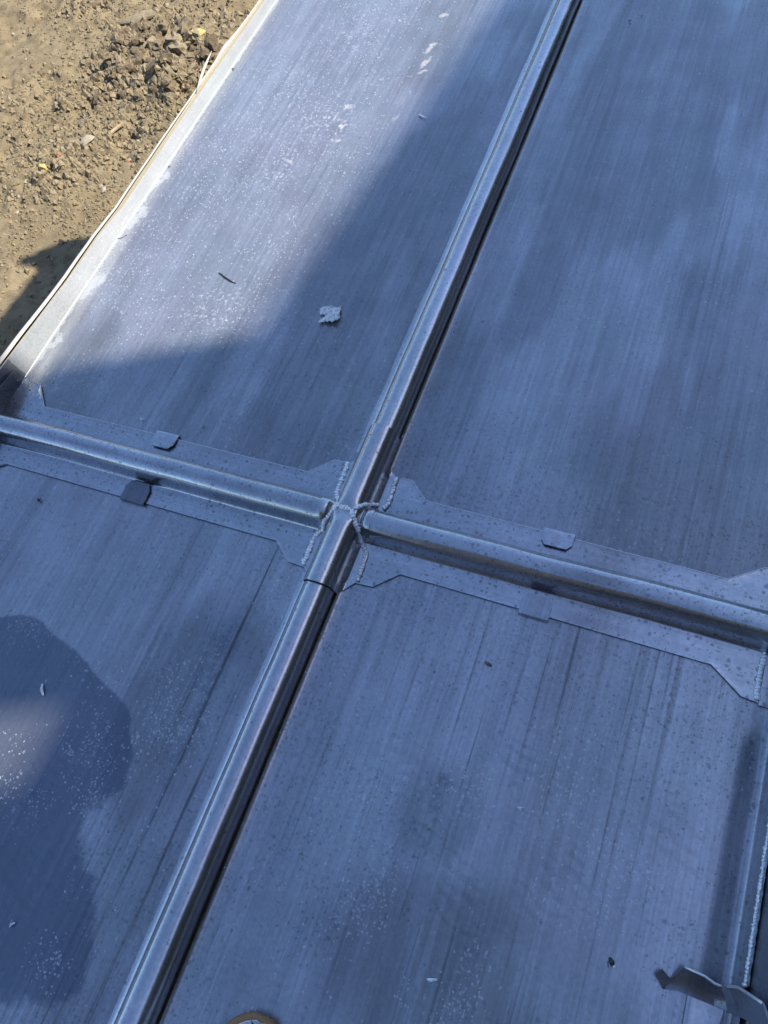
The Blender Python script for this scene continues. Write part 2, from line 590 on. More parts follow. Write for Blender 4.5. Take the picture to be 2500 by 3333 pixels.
def stone(u, v, size, mat, label, cat, name, seed, scale=(1, 1, 1), rot=0.0):
    x, y = px(u, v, SOIL_Z)
    o = bpy.data.objects.new(name, rock_mesh(name, seed, mat, 2, 0.2, 0.7))
    C.objects.link(o)
    o.location = (x, y, float(soil_h(x, y)) + size * 0.3)
    o.scale = tuple(size * s for s in scale)
    o.rotation_euler = (0.15, -0.1, rot)
    tag(o, label, cat)


stone(152, 560, .021, YELLOW_M, 'small yellow ochre stone among brown clods on the earth', 'stone', 'stone', 3)
stone(198, 518, .017, RED_M, 'dark red brick fragment lying on the bare earth', 'brick fragment', 'brick_fragment', 4)
stone(240, 480, .030, CLOD_M[1], 'flat-topped tan stone casting a dark shadow, beside the red brick fragment', 'stone', 'stone', 12, (1.2, .9, .8), .4)
stone(295, 470, .036, PALE_M, 'large pale buff stone in the middle of the small clod heap', 'stone', 'stone', 6, (1.25, .85, .7), 1.0)
stone(338, 618, .017, PALE_M, 'bright cream chip of stone standing alone by the membrane', 'stone', 'stone', 7, (.7, 1.3, .5), .3)
stone(535, 282, .050, CLOD_M[2], 'biggest dark crumbly soil lump with deep shadow on the earth', 'soil clod', 'soil_clod', 9, (1.15, 1.0, .9), .2)
stone(498, 190, .036, CLOD_M[1], 'angular yellowish brown stone standing upright in the clod heap', 'stone', 'stone', 10, (.75, 1.2, 1.1), -.3)
stone(662, 175, .034, YELLOW_M, 'flat ochre slab of stone half buried under the membrane flap', 'stone', 'stone', 14, (1.4, .8, .45), .5)
stone(455, 82, .050, CLOD_M[1], 'broad flat crust of dried earth at the top of the clod heap', 'soil crust', 'soil_crust', 15, (1.7, .8, .35), .3)
stone(412, 515, .014, RED_M, 'pinkish brick crumb lying between tan clods', 'brick fragment', 'brick_fragment', 16)

# wood splinter lying on the earth
x, y = px(388, 430, SOIL_Z)
z = float(soil_h(x, y))
ang = 1.05
V_, F_ = box_v(-.036, .036, -.009, .009, 0, .006)
V_ = [(a * (1 - .25 * (b_ > 0)), b_ * (1 - .35 * (a > 0)), c) for a, b_, c in V_]
ca, sa = math.cos(ang), math.sin(ang)
o = obj('wood_splinter', [(x + a * ca - b_ * sa, y + a * sa + b_ * ca, z + .012 + c + a * .1) for a, b_, c in V_], F_,
        simple('weathered_wood', (0.42, 0.32, 0.20), 0.85, 0, 0.3, 30, 0.3, 60), smooth=False, at=(x, y, z))
tag(o, 'narrow weathered wood splinter lying on the bare earth', 'wood splinter')

# fine crumbs: one mass
pv, pf = [], []
ico = bmesh.new(); bmesh.ops.create_icosphere(ico, subdivisions=1, radius=1.0)
iv = np.array([v.co[:] for v in ico.verts]); iface = [[v.index for v in fa.verts] for fa in ico.faces]; ico.free()
tetra = np.array([(1, 0, -.4), (-.6, .9, -.35), (-.5, -.85, -.4), (.1, .05, .75), (-.7, .1, .4), (.5, .6, .3)])
tf = [(0, 5, 3), (0, 3, 2), (2, 3, 4), (4, 3, 5), (1, 4, 5), (1, 5, 0), (2, 4, 1), (0, 2, 1)]
base = 0
n_crumb = 0
for size, x, y in cand[262:]:
    pts = tetra * size * RNG.uniform(.75, 1.2, (6, 3)); a = rs.uniform(0, 6.28)
    R2 = np.array([[math.cos(a), -math.sin(a), 0], [math.sin(a), math.cos(a), 0], [0, 0, 1]])
    pv.append(pts @ R2.T + np.array([x, y, float(soil_h(x, y)) + size * .2])); pf += [tuple(base + i for i in q) for q in tf]; base += 6
N = 15000
uu = RNG.uniform(-40, 830, N); vv = RNG.uniform(-40, 1150, N)
keep = uu < 870 - vv * 0.72
uu, vv = uu[keep], vv[keep]
XY = np.array([px(a, b_, SOIL_Z) for a, b_ in zip(uu, vv)])
ZZ = soil_h(XY[:, 0], XY[:, 1])
clump = fbm(XY[:, 0] * 6, XY[:, 1] * 6, 61, 3)
for i in range(len(uu)):
    if clump[i] < 0.36 + 0.2 * rs.random(): continue
    size = rs.uniform(0.0018, 0.0045) + (rs.random() ** 5) * .006
    pts = tetra * size * RNG.uniform(.7, 1.25, (6, 3)); a = rs.uniform(0, 6.28)
    R2 = np.array([[math.cos(a), -math.sin(a), 0], [math.sin(a), math.cos(a), 0], [0, 0, 1]])
    pv.append(pts @ R2.T + np.array([XY[i, 0], XY[i, 1], ZZ[i] + size * .3])); pf += [tuple(base + k for k in q) for q in tf]; base += 6
crumb_m = simple('soil_crumbs', (0.229, 0.185, 0.118), 0.95, 0, 0.5, 90, 0, 10)
o = obj('soil_crumbs', np.vstack(pv), pf, crumb_m, smooth=False)
tag(o, 'fine loose crumbs of brown soil scattered over the earth', 'soil', kind='stuff')

# ------------------------------------------------------------------ the lead roof
roof = thing('lead_roofed_building', 'flat roof covered in grey lead sheets divided by round lead rolls', 'flat roof', (0.0, 0.0, 0.0))
roof['kind'] = 'thing'
XL, XA, XR, YB = -1.672, -0.592, 0.325, 0.600     # left crease, long roll, right crease, cross roll
Y_TOP, Y_BOT = 3.1, -1.0


def tri(pts, x):
    xs, ys = zip(*pts)
    return np.interp(x, xs, ys)


def blob(x, y, cx, cy, rx, ry, ang=0.0):
    c, s = math.cos(ang), math.sin(ang)
    dx, dy = x - cx, y - cy
    a = (dx * c + dy * s) / rx; b_ = (-dx * s + dy * c) / ry
    return np.clip(1 - np.sqrt(a * a + b_ * b_), 0, 1)


def poly_mask(x, y, poly, soft):
    """1 inside, 0 outside, linear over +-soft round the outline"""
    inside = np.zeros(x.shape, bool)
    dmin = np.full(x.shape, 1e9)
    n = len(poly)
    for i in range(n):
        x1, y1 = poly[i]; x2, y2 = poly[(i + 1) % n]
        cond = ((y1 > y) != (y2 > y)) & (x < (x2 - x1) * (y - y1) / (y2 - y1 + 1e-12) + x1)
        inside ^= cond
        L2 = (x2 - x1) ** 2 + (y2 - y1) ** 2 + 1e-12
        t = np.clip(((x - x1) * (x2 - x1) + (y - y1) * (y2 - y1)) / L2, 0, 1)
        dmin = np.minimum(dmin, np.hypot(x - x1 - t * (x2 - x1), y - y1 - t * (y2 - y1)))
    sd = np.where(inside, dmin, -dmin)
    return np.clip(0.5 + sd / (2 * soft), 0, 1)


DARK_REFLECTION = [px(*q) for q in [(-400, 2250), (0, 2012), (75, 2000), (130, 2020), (240, 2120), (330, 2215), (380, 2262), (425, 2320),
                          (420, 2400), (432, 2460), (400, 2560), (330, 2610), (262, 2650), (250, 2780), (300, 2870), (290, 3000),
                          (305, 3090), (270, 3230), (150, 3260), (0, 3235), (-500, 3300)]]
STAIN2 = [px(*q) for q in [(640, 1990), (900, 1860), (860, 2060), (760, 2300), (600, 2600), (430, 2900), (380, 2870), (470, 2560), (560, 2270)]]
SMUDGE_BR = [px(*q) for q in [(1350, 2480), (1480, 2460), (1520, 2560), (1500, 2640), (1420, 2720), (1345, 2680)]]  # dark smudge on the lower right sheet
PALE = [(px(385, 705), .075, .020, .75), (px(300, 935), .085, .024, .6), (px(165, 1130), .05, .015, .75), (px(500, 590), .05, .012, .9)]


def masks(x, y):
    dark = np.zeros(x.shape); pale = np.zeros(x.shape); mud = np.zeros(x.shape)
    rain = np.zeros(x.shape); speck = np.zeros(x.shape); tread = np.zeros(x.shape)
    n1 = fbm(x * 3.0, y * 3.0, 5, 4)
    # ---- dark reflection painted into the lower left bay
    dark = np.maximum(dark, poly_mask(x, y, DARK_REFLECTION, 0.02 + 0.05 * sstep(.0, -.2, y)) * (.70 + .30 * fbm(x * 14, y * 10, 81, 3) * 2))
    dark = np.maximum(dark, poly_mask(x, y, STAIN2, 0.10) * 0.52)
    dark = np.maximum(dark, poly_mask(x, y, SMUDGE_BR, 0.03) * 0.42)
    # ---- pale bloom at the left crease
    for (cx, cy), rx, ry, w in PALE:
        for k in range(3):
            pale = np.maximum(pale, 1.1 * blob(x, y, XL + .012 * k, cy + (k - 1) * .03, ry * 2.0, rx * .75))
    pale = np.maximum(pale, .98 * sstep(XL + .016, XL + .001, x) * (y > .78))  # whole sunlit upstand whitened in colour, over its whitish smears
    # ---- dried mud smears in the sunny bay
    for u, v, rx, ry, an in ((1405, 155, .022, .075, -.5), (1385, 205, .018, .05, -.4), (1440, 50, .03, .018, .3), (1135, 345, .020, .05, -.5),
                             (1110, 415, .022, .055, -.3), (1095, 455, .035, .015, .2), (1290, 380, .012, .05, -.4), (1500, 145, .015, .008, 0),
                             (950, 520, .018, .03, 0), (1370, 235, .05, .012, .7)):
        cx, cy = px(u, v)
        mud = np.maximum(mud, blob(x, y, cx, cy, rx * 1.5, ry * 1.3, an) * .95)
    # ---- tread prints
    for u, v, rx, ry, an in ((1160, 130, .10, .085, .2), (1060, 400, .14, .13, .4), (1300, 60, .09, .06, 0), (1250, 250, .10, .06, .4), (900, 560, .10, .10, .3),
                             (700, 1000, .13, .09, .2)):
        cx, cy = px(u, v)
        tread = np.maximum(tread, np.clip(1.5 * blob(x, y, cx, cy, rx, ry, an), 0, 1))
    # ---- rain marks: thick beside the cross roll and the long roll, thin elsewhere
    rain = 0.04 + 0.22 * sstep(.47, .62, n1)
    rain = rain + 0.40 * np.exp(-((y - .60) / .22) ** 2) * sstep(-1.3, -.2, x)
    rain = rain + 0.20 * np.exp(-((y - .60) / .25) ** 2)
    rain = rain + 0.20 * np.exp(-((x - XA) / .13) ** 2)
    rain = rain + 0.35 * blob(x, y, *px(2220, 2450), .15, .14)
    rain = rain * (1 - 0.75 * sstep(0.75, 1.2, y))
    # ---- white specks: scuffed clusters
    speck = 0.015 + 0.10 * sstep(.52, .66, fbm(x * 7, y * 7, 9, 3))
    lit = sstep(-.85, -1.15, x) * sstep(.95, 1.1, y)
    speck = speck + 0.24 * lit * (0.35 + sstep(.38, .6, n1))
    for u, v, rx, ry, w in ((1180, 2900, .075, .14, .55), (1200, 2560, .09, .08, .3), (1530, 2540, .08, .10, .35), (1500, 3190, .05, .12, .45),
                            (1330, 2850, .06, .03, .4), (1880, 2700, .10, .2, .3), (1860, 2460, .10, .1, .22), (2050, 2860, .10, .06, .35),
                            (1450, 3290, .12, .05, .25), (330, 2200, .10, .06, .25), (100, 2040, .09, .05, .38), (300, 2420, .12, .09, .42),
                            (40, 2460, .08, .07, .5), (250, 2600, .12, .06, .38), (60, 2620, .07, .08, .4), (600, 2230, .10, .12, .33), (560, 2370, .10, .10, .4),
                            (180, 3140, .09, .06, .45), (250, 2870, .03, .04, .4), (480, 2520, .06, .06, .25), (1900, 2950, .1, .1, .2), (200, 1240, .2, .04, .25)):
        cx, cy = px(u, v)
        speck = speck + 1.6 * w * np.clip(1.4 * blob(x, y, cx, cy, rx, ry), 0, 1) * (0.4 + sstep(.35, .55, fbm(x * 16, y * 16, 41, 3)))
    lines = np.where(y > .6, .25, np.where(x > XA, .62, .35 + .75 * sstep(-1.15, -.85, x)))
    lines = lines * (.55 + .9 * sstep(.35, .6, fbm(x * 5, y * 1.5, 71, 3)))
    prints = np.zeros(x.shape); dull_shade = np.zeros(x.shape)
    for u, v, rx, ry, an in ((1480, 2930, .075, .13, .2), (1290, 2480, .09, .08, .5), (1400, 2640, .06, .10, .1), (1800, 2880, .08, .13, -.5),
                             (1700, 2480, .06, .1, .3), (150, 2520, .08, .12, .3), (90, 2850, .09, .12, .2), (2200, 2750, .07, .1, .1)):
        cx, cy = px(u, v)
        prints = np.maximum(prints, np.clip(1.8 * blob(x, y, cx, cy, rx, ry, an), 0, 1))
    for u, v, rx, ry, w in ((1550, 3250, .40, .22, .8), (2200, 1480, .30, .32, .7), (1250, 900, .25, .45, .7), (1420, 2640, .12, .12, .5),
                            (620, 2300, .22, .35, .8), (2000, 700, .22, .6, .3), (1150, 1350, .2, .2, .5), (450, 3000, .16, .4, .5)):
        cx, cy = px(u, v)
        dull_shade = np.maximum(dull_shade, w * sstep(0, .8, blob(x, y, cx, cy, rx, ry) * 1.6) * (.5 + .8 * sstep(.3, .6, fbm(x * 9, y * 3, 73, 4))))
    dull_shade = np.maximum(dull_shade, np.where(y > .6, .95 - .7 * lit, .06) * (.35 + .9 * sstep(.3, .62, fbm(x * 8, y * 2.2, 75, 4))))  # upper bays darkened, sunlit corner lighter: shade put into the colour
    return np.stack([dark, pale, mud], -1), np.stack([rain, speck, tread], -1), np.stack([lines, prints, dull_shade], -1)


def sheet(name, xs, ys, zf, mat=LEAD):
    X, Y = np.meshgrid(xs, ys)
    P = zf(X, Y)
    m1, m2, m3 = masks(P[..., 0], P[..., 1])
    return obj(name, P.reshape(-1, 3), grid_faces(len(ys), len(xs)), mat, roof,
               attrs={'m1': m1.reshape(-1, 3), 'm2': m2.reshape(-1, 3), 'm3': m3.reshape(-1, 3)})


def dent(x, y, seed):
    return 0.0026 * (fbm(x * 2.3, y * 1.7, seed, 3) - .45) + 0.0006 * (fbm(x * 14, y * 9, seed + 5, 2) - .4)


def zf_left(seed, top_z, y_end=None):
    """flat sheet whose left border (parameter s < 0) turns up as an upstand"""
    def zf(X, Y):
        s = X - XL
        wob = 0.004 * (fbm(Y * 4, Y * 0 + 3, 90, 3) - .45)
        up = np.clip(-s, 0, None) * tri([(.45, .072), (.6, .070), (.85, .063), (1.1, .051), (1.27, .050), (1.4, .041), (2.0, .042), (2.45, .035), (3.1, .032)], Y) / .073
        r = 0.0038
        q = np.minimum(up, r * 1.35)
        a = q / r
        xx = np.where(s >= 0, X, XL - r * np.sin(np.minimum(a, 1.35)) - np.maximum(up - r * 1.35, 0) * math.cos(1.35))
        zz = np.where(s >= 0, 0, r * (1 - np.cos(np.minimum(a, 1.35))) + np.maximum(up - r * 1.35, 0) * math.sin(1.35))
        wave = 0.0035 * (fbm(Y * 7, Y * 0, 77, 3) - .45) * np.clip(up / .05, 0, 1)
        zz = zz + dent(X, Y, seed) * np.clip((s) / .05, 0, 1) + 0.006 * (fbm(Y * 3, Y * 0 + 8, 78, 3) - .45) * np.clip(up / .07, 0, 1)
        return np.stack([xx + wave + wob * 0.5 + 0.002 * np.exp(-(s / .02) ** 2), Y, zz], -1)
    return zf


def zf_flat(seed, lift_x=None, right=False):
    def zf(X, Y):
        z = dent(X, Y, seed)
        xx = X.copy()
        if lift_x is not None:                         # curls up a little against the long roll
            z = z + 0.0075 * np.exp(-np.clip(X - lift_x, 0, None) / 0.007)
        if right:                                       # coves up at the right-hand crease
            z = z - .0056 * sstep(.262, .316, X) * sstep(.44, .36, Y)
            s = np.clip(X - (XR - .016), 0, None)
            r = 0.014
            a = np.minimum(s / r, 1.45)
            xx = np.where(s > 0, (XR - .016) + r * np.sin(a) + np.maximum(s - r * 1.45, 0) * math.cos(1.45), X)
            z = z + np.where(s > 0, r * (1 - np.cos(a)) + np.maximum(s - r * 1.45, 0) * math.sin(1.45), 0)
        return np.stack([xx, Y, z], -1)
    return zf


up_s = np.concatenate([np.linspace(XL - .078, XL - .012, 7), np.linspace(XL - .0095, XL, 6)])
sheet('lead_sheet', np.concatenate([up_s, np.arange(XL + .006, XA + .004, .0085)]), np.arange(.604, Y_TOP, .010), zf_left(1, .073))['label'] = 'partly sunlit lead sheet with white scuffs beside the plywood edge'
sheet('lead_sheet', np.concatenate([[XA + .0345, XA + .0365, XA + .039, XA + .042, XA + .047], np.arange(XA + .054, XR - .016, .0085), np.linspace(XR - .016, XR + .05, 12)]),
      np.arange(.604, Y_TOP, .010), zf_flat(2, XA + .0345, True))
sheet('lead_sheet', np.concatenate([up_s, np.arange(XL + .006, XA + .004, .0085)]), np.arange(Y_BOT, .600, .010), zf_left(3, .073))['label'] = 'shaded lead sheet with a dark reflection painted on it'
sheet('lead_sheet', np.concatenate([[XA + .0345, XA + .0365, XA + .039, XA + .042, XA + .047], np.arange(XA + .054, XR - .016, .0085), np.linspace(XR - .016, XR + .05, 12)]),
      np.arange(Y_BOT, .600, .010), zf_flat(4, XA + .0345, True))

# ---- the long roll (over a round wooden core): profile swept along Y
def roll_profile():
    pr = [(-.072, -.0012), (-.063, -.0003), (-.055, .0010), (-.048, .0034), (-.0425, .0075), (-.0382, .0135), (-.0352, .021)]
    for a in np.linspace(176, -4, 23):
        pr.append((.0335 * math.cos(math.radians(a)), .029 + .0335 * math.sin(math.radians(a))))
    pr += [(.0328, .021), (.0312, .013), (.0300, .006), (.0300, .0012)]
    return pr


def long_roll(y0, y1, seed):
    ys = np.arange(y0, y1 + .001, .018)
    pr = np.array(roll_profile())
    P = np.zeros((len(ys), len(pr), 3))
    for i, y_ in enumerate(ys):
        wx = .0070 * (float(fbm(y_ * 3.2, 1.5, seed, 3)) - .45)
        wz = .0042 * (float(fbm(y_ * 4.1, 7.5, seed, 3)) - .45)
        sc_ = 1 + .11 * (float(fbm(y_ * 5.0, 3.5, seed + 2, 3)) - .45)
        top = np.clip(pr[:, 1] / .03, 0, 1)
        P[i, :, 0] = XA + pr[:, 0] * np.where(pr[:, 1] > .01, sc_, 1) + wx * top
        P[i, :, 1] = y_
        P[i, :, 2] = pr[:, 1] + wz * top * (pr[:, 1] > .01)
    return obj('roll', P.reshape(-1, 3), grid_faces(*P.shape[:2]), LEAD_ROLL, roof)


long_roll(.78, Y_TOP, 13)
long_roll(Y_BOT, .47, 23)


# ---- heights of the two crossing rolls, for strips, sleeve and welds
def hump(t, r=.0310, top=.0600):
    """round-topped roll with nearly upright sides and a small cove at the foot"""
    t = np.abs(t)
    a = np.clip(t / r, 0, 1)
    crown = top * .46 + top * .54 * np.sqrt(np.clip(1 - a * a, 0, 1))
    q = np.clip((t - r) / .0095, 0, 1)
    side = top * .46 * (1 - q) ** 2.6
    return np.where(t < r, crown, side)


def smax(a, b_, k=.007):
    return np.maximum(a, b_) + np.clip(k - np.abs(a - b_), 0, None) ** 2 / (4 * k)


def strip_z(x, y):
    wob = .0055 * (fbm(x * 5, x * 0 + 1, 201, 3) - .45)
    z = hump(y - YB + wob, .0318, .0615)
    flange = .0042 + .0012 * (fbm(x * 9, y * 9, 202, 2) - .4)
    return z + flange


def cross_strip(x_ends, lo, hi, seed):
    x0, x1 = x_ends
    xs = np.unique(np.round(np.concatenate([np.arange(x0, x1, .012), [x1], [p[0] for p in lo], [p[0] for p in hi]]), 5))
    xs = xs[(xs >= x0 - 1e-6) & (xs <= x1 + 1e-6)]
    half = np.array([.0035, .008, .0125, .0165, .020, .0230, .0258, .0282, .0300, .0311, .0317, .0321, .0332, .0345, .0362, .0385, .0412, .046, .053])
    core = YB + np.concatenate([-half[::-1], [0.0], half])
    P = np.zeros((len(xs), len(core) + 10, 3))
    for i, x_ in enumerate(xs):
        yl, yh = tri(lo, x_), tri(hi, x_)
        jl = .0010 * (float(fbm(x_ * 12, 2.0, seed, 2)) - .4)
        ys = np.concatenate([[yl + jl], np.linspace(yl + jl + .006, core[0], 5)[:-1], core, np.linspace(core[-1], yh + jl - .006, 5)[1:], [yh + jl]])
        P[i, :, 0] = x_; P[i, :, 1] = ys
        P[i, :, 2] = strip_z(np.full(len(ys), x_), ys)
        P[i, 0, 2] += .0011; P[i, -1, 2] += .0013
    v, f_ = plate(P.transpose(1, 0, 2)[::-1].copy(), .0028)
    st_ = sharp(obj('cross_roll_strip', v, f_, LEAD_STRIP, roof), 50)
    V2, F2 = tube_v([Vector(P[i, -1]) for i in range(len(xs))], .0011, 6)
    obj('cut_edge', V2, F2, CUT, st_)
    return st_


cross_strip((-1.668, -.655),
            [(-1.70, .466), (-1.610, .468), (-1.552, .509), (-.746, .509), (-.697, .469), (-.655, .467)],
            [(-1.70, .772), (-1.676, .771), (-1.603, .756), (-1.549, .695), (-.746, .697), (-.695, .744), (-.655, .746)], 31)
cross_strip((-.529, .290),
            [(-.529, .465), (-.488, .468), (-.441, .513), (.200, .509), (.260, .465), (.292, .462)],
            [(-.529, .738), (-.492, .739), (-.446, .698), (.200, .691), (.263, .735), (.292, .748)], 32)


# ---- sleeve over the crossing
def cross_z(x, y):
    dx = x - XA
    a = hump(dx, .0362, .0675)
    b_ = hump(y - YB, .0326, .0630) * (1 - .20 * np.exp(-((np.abs(dx) - .036) / .009) ** 2))
    pinch = 1 - .10 * np.exp(-(dx / .02) ** 2 - ((y - YB) / .02) ** 2)
    return smax(a, b_) * pinch + .0052


ys = np.concatenate([np.linspace(.424, .47, 14), np.arange(.475, .74, .005), np.linspace(.742, .830, 18)])
lo_p = [(.424, -.0392), (.446, -.040), (.453, -.050), (.468, -.066), (.744, -.066), (.755, -.050), (.763, -.040), (.83, -.0392)]
hi_p = [(.424, .0392), (.433, .0395), (.466, .065), (.738, .062), (.750, .040), (.83, .0392)]
half = np.array([.004, .009, .0135, .0175, .021, .0245, .0275, .0305, .0328, .0342, .0354, .0361, .0366, .0380])
core = np.concatenate([-half[::-1], [0.0], half])
P = np.zeros((len(ys), len(core) + 8, 3))
for i, y_ in enumerate(ys):
    a_, b_ = tri(lo_p, y_), tri(hi_p, y_)
    dx = np.concatenate([np.linspace(a_, core[0], 5)[:-1], core, np.linspace(core[-1], b_, 5)[1:]])
    tilt = .006 * ((dx / .035) ** 2) * np.where(y_ > .6, -1, 1) * np.clip(abs(y_ - .62) / .2 - .7, 0, 1)
    P[i, :, 0] = XA + dx; P[i, :, 1] = y_ + tilt
    P[i, :, 2] = cross_z(XA + dx, np.full(len(dx), y_))
v, f_ = plate(P, .0030)
sharp(obj('roll_sleeve', v, f_, LEAD_ROLL, roof), 50)


# ---- welds
def weld_height(x, y):
    x = np.float64(x); y = np.float64(y)
    if -.66 < x < -.526 and .42 < y < .83:
        return float(cross_z(x, y))
    return float(strip_z(np.array([x]), np.array([y]))[0])


def drop_ray(u, v, hf):
    """where the view ray through a photo pixel meets the surface hf"""
    X0, Y0 = px(u, v, 0.0)
    z = .095
    while z > 0:
        x_ = X0 * (CAM_H - z) / CAM_H; y_ = Y0 * (CAM_H - z) / CAM_H
        if hf(x_, y_) >= z:
            return Vector((x_, y_, z))
        z -= .0005
    return Vector((X0, Y0, hf(X0, Y0)))


def resample(pts, step):
    out = [Vector(pts[0])]; acc = 0
    for a, b_ in zip(pts, pts[1:]):
        a = Vector(a); b_ = Vector(b_)
        L = (b_ - a).length
        t = step - acc
        while t < L:
            out.append(a.lerp(b_, t / L)); t += step
        acc = (acc + L) % step
    return out


bead_me = []
for k in range(4):
    bm = bmesh.new()
    bmesh.ops.create_uvsphere(bm, u_segments=8, v_segments=5, radius=1.0)
    rk = random.Random(k)
    for v in bm.verts:
        v.co *= 1 + rk.uniform(-.14, .14)
        v.co.z *= .75
        if v.co.x > 0: v.co.x *= .8
    me = bpy.data.meshes.new('weld_bead'); bm.to_mesh(me); bm.free()
    me.materials.append(WELD)
    me.polygons.foreach_set('use_smooth', [True] * len(me.polygons))
    bead_me.append(me)


def weld(points, width=.0058, step=.0068, nrm=None):
    pts = resample(points, step)
    V_, F_ = tube_v(pts, [width * random.uniform(.65, 1.0) for _ in pts], 8, .45)
    s = obj('weld_seam', V_, F_, WELD, roof)
    for i, p in enumerate(pts):
        t = (pts[min(i + 1, len(pts) - 1)] - pts[max(i - 1, 0)]).normalized()
        n = nrm or Vector((0, 0, 1))
        sd = n.cross(t)
        if sd.length < .1: sd = Vector((1, 0, 0)).cross(t)
        sd.normalize(); n2 = t.cross(sd)
        o = bpy.data.objects.new('weld_bead', random.choice(bead_me))
        C.objects.link(o)
        o.parent = s
        k = width * random.uniform(.55, 1.25)
        M = Matrix((t, sd, n2)).transposed().to_4x4()
        tw = Matrix.Rotation(random.uniform(-.3, .3), 4, 'Z')
        o.matrix_local = Matrix.Translation(p + sd * random.uniform(-.0013, .0013) + n2 * .0024) @ M @ tw @ Matrix.Diagonal((k * random.uniform(.6, 1.0), k, k * random.uniform(.6, 1.0), 1))
    return s


z3 = lambda a, b_: (900 + a / 2.765, 1300 + b_ / 2.765)
for path in ([(645, 580), (600, 690), (560, 800), (545, 850), (553, 900), (555, 955)],
             [(1078, 712), (1040, 840), (1000, 950), (965, 985)],
             [(905, 955), (850, 945), (770, 955), (720, 975), (685, 1000)],
             [(560, 960), (620, 975), (680, 1000)],
             [(548, 962), (490, 1025), (440, 1080), (425, 1130), (422, 1185)],
             [(400, 1190), (345, 1235), (310, 1320), (270, 1420), (235, 1498)],
             [(683, 1005), (690, 1050), (710, 1100), (735, 1170), (755, 1240), (780, 1310), (815, 1380), (790, 1450), (755, 1560), (722, 1650)]):
    weld([drop_ray(*z3(*q), weld_height) + Vector((0, 0, .0005)) for q in path])

# ---- folded clips holding the strip edges
def clip(cx, cy, w, d_, face, tilt=.10, mat=None):
    """a lead tab folded back over the strip edge; face=+1: upper edge, -1: lower edge"""
    rows = [(.0052, .0012, 1), (.0058, .0060, 1), (.0044, .0096, 1), (.0010, .0108, 1), (-.010, .0104, 1), (-d_ * .66, .0104, 1), (-d_, .0108, 0)]
    P = np.zeros((len(rows), 7, 3))
    for i, (b_, z_, full) in enumerate(rows):
        hw_ = w / 2 if full else w / 2 - .010
        for j, q in enumerate(np.linspace(-1, 1, 7)):
            P[i, j] = (cx + q * hw_ + b_ * .03, cy + face * b_, z_ + tilt * max(0, -b_) * .5 + .012 * q * hw_ + .0006 * math.sin(q * 4 + cx * 20))
    v, f_ = plate(P if face < 0 else P[:, ::-1].copy(), .0030)
    c_ = obj('clip', v, f_, mat or LEAD_STRIP, roof)
    return sharp(c_, 45)


clip(-1.149, .702, .067, .041, 1, .12)
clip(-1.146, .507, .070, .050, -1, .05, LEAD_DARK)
clip(-.141, .6985, .066, .035, 1, .10)
clip(-.144, .506, .062, .042, -1, .05, LEAD)

# ---- left end: saddle piece of the cross roll turned up the edge
ysd = np.linspace(.44, .770, 24)
P = np.zeros((24, 5, 3))
for i, y_ in enumerate(ysd):
    top = tri([(.44, .052), (.60, .070), (.70, .050), (.735, .043), (.770, .036)], y_)
    lean = tri([(.44, -.002), (.66, .006), (.72, .001), (.77, -.004)], y_)
    for j, t in enumerate(np.linspace(0, 1, 5)):
        P[i, j] = (XL + .004 + lean * t - .004 * t, y_, .003 + top * t)
V_ = np.vstack([P.reshape(-1, 3), (P + np.array([-.0028, 0, 0])).reshape(-1, 3)])
n = 120
gf = grid_faces(24, 5)
F_ = gf + [tuple(n + i for i in reversed(q)) for q in gf]
ring = [j for j in range(5)] + [i * 5 + 4 for i in range(1, 24)] + [23 * 5 + j for j in range(3, -1, -1)] + [i * 5 for i in range(22, 0, -1)]
F_ += [(a, n + a, n + b_, b_) for a, b_ in zip(ring, ring[1:] + ring[:1])]
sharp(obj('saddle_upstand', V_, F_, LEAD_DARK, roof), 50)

# ---- right end: corner piece and upstand
P = np.zeros((12, 10, 3))
for i, y_ in enumerate(np.linspace(.458, .750, 12)):
    for j, x_ in enumerate(np.linspace(.291, .345, 10)):
        s = max(0, x_ - .312)
        z = .0052 + float(hump(np.array(y_ - YB), .0322, .0620)) * (1 if s < .001 else 1) + (s * 2.5 if s > 0 else 0)
        P[i, j] = (min(x_, .322 + s * .12), y_, z)
v, f_ = plate(P, .0028)
sharp(obj('corner_piece', v, f_, LEAD_STRIP, roof), 50)
weld([drop_ray(*q, weld_height) for q in [(2489, 2128), (2479, 2170), (2470, 2220), (2462, 2280)]], .0058, .0068)

P = np.zeros((40, 4, 3))
for i, y_ in enumerate(np.linspace(-.02, .46, 40)):
    for j, z in enumerate((.052, .09, .13, .176)):
        P[i, j] = (.3345 + .002 * (float(fbm(y_ * 8, z * 9, 301, 2)) - .4) + (z - .05) * .02, y_, z)
V_ = np.vstack([P.reshape(-1, 3), (P + np.array([.003, 0, 0])).reshape(-1, 3)])
gf = grid_faces(40, 4); n = 160
F_ = gf + [tuple(n + i for i in reversed(q)) for q in gf]
ring = [j for j in range(4)] + [i * 4 + 3 for i in range(1, 40)] + [39 * 4 + j for j in range(2, -1, -1)] + [i * 4 for i in range(38, 0, -1)]
F_ += [(a, n + a, n + b_, b_) for a, b_ in zip(ring, ring[1:] + ring[:1])]
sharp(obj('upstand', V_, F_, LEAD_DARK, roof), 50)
weld([(.3290, .34, .056), (.3290, .2, .057), (.3290, .1, .0565), (.3290, .005, .058)], .0050, .0062, Vector((-1, 0, .3)))

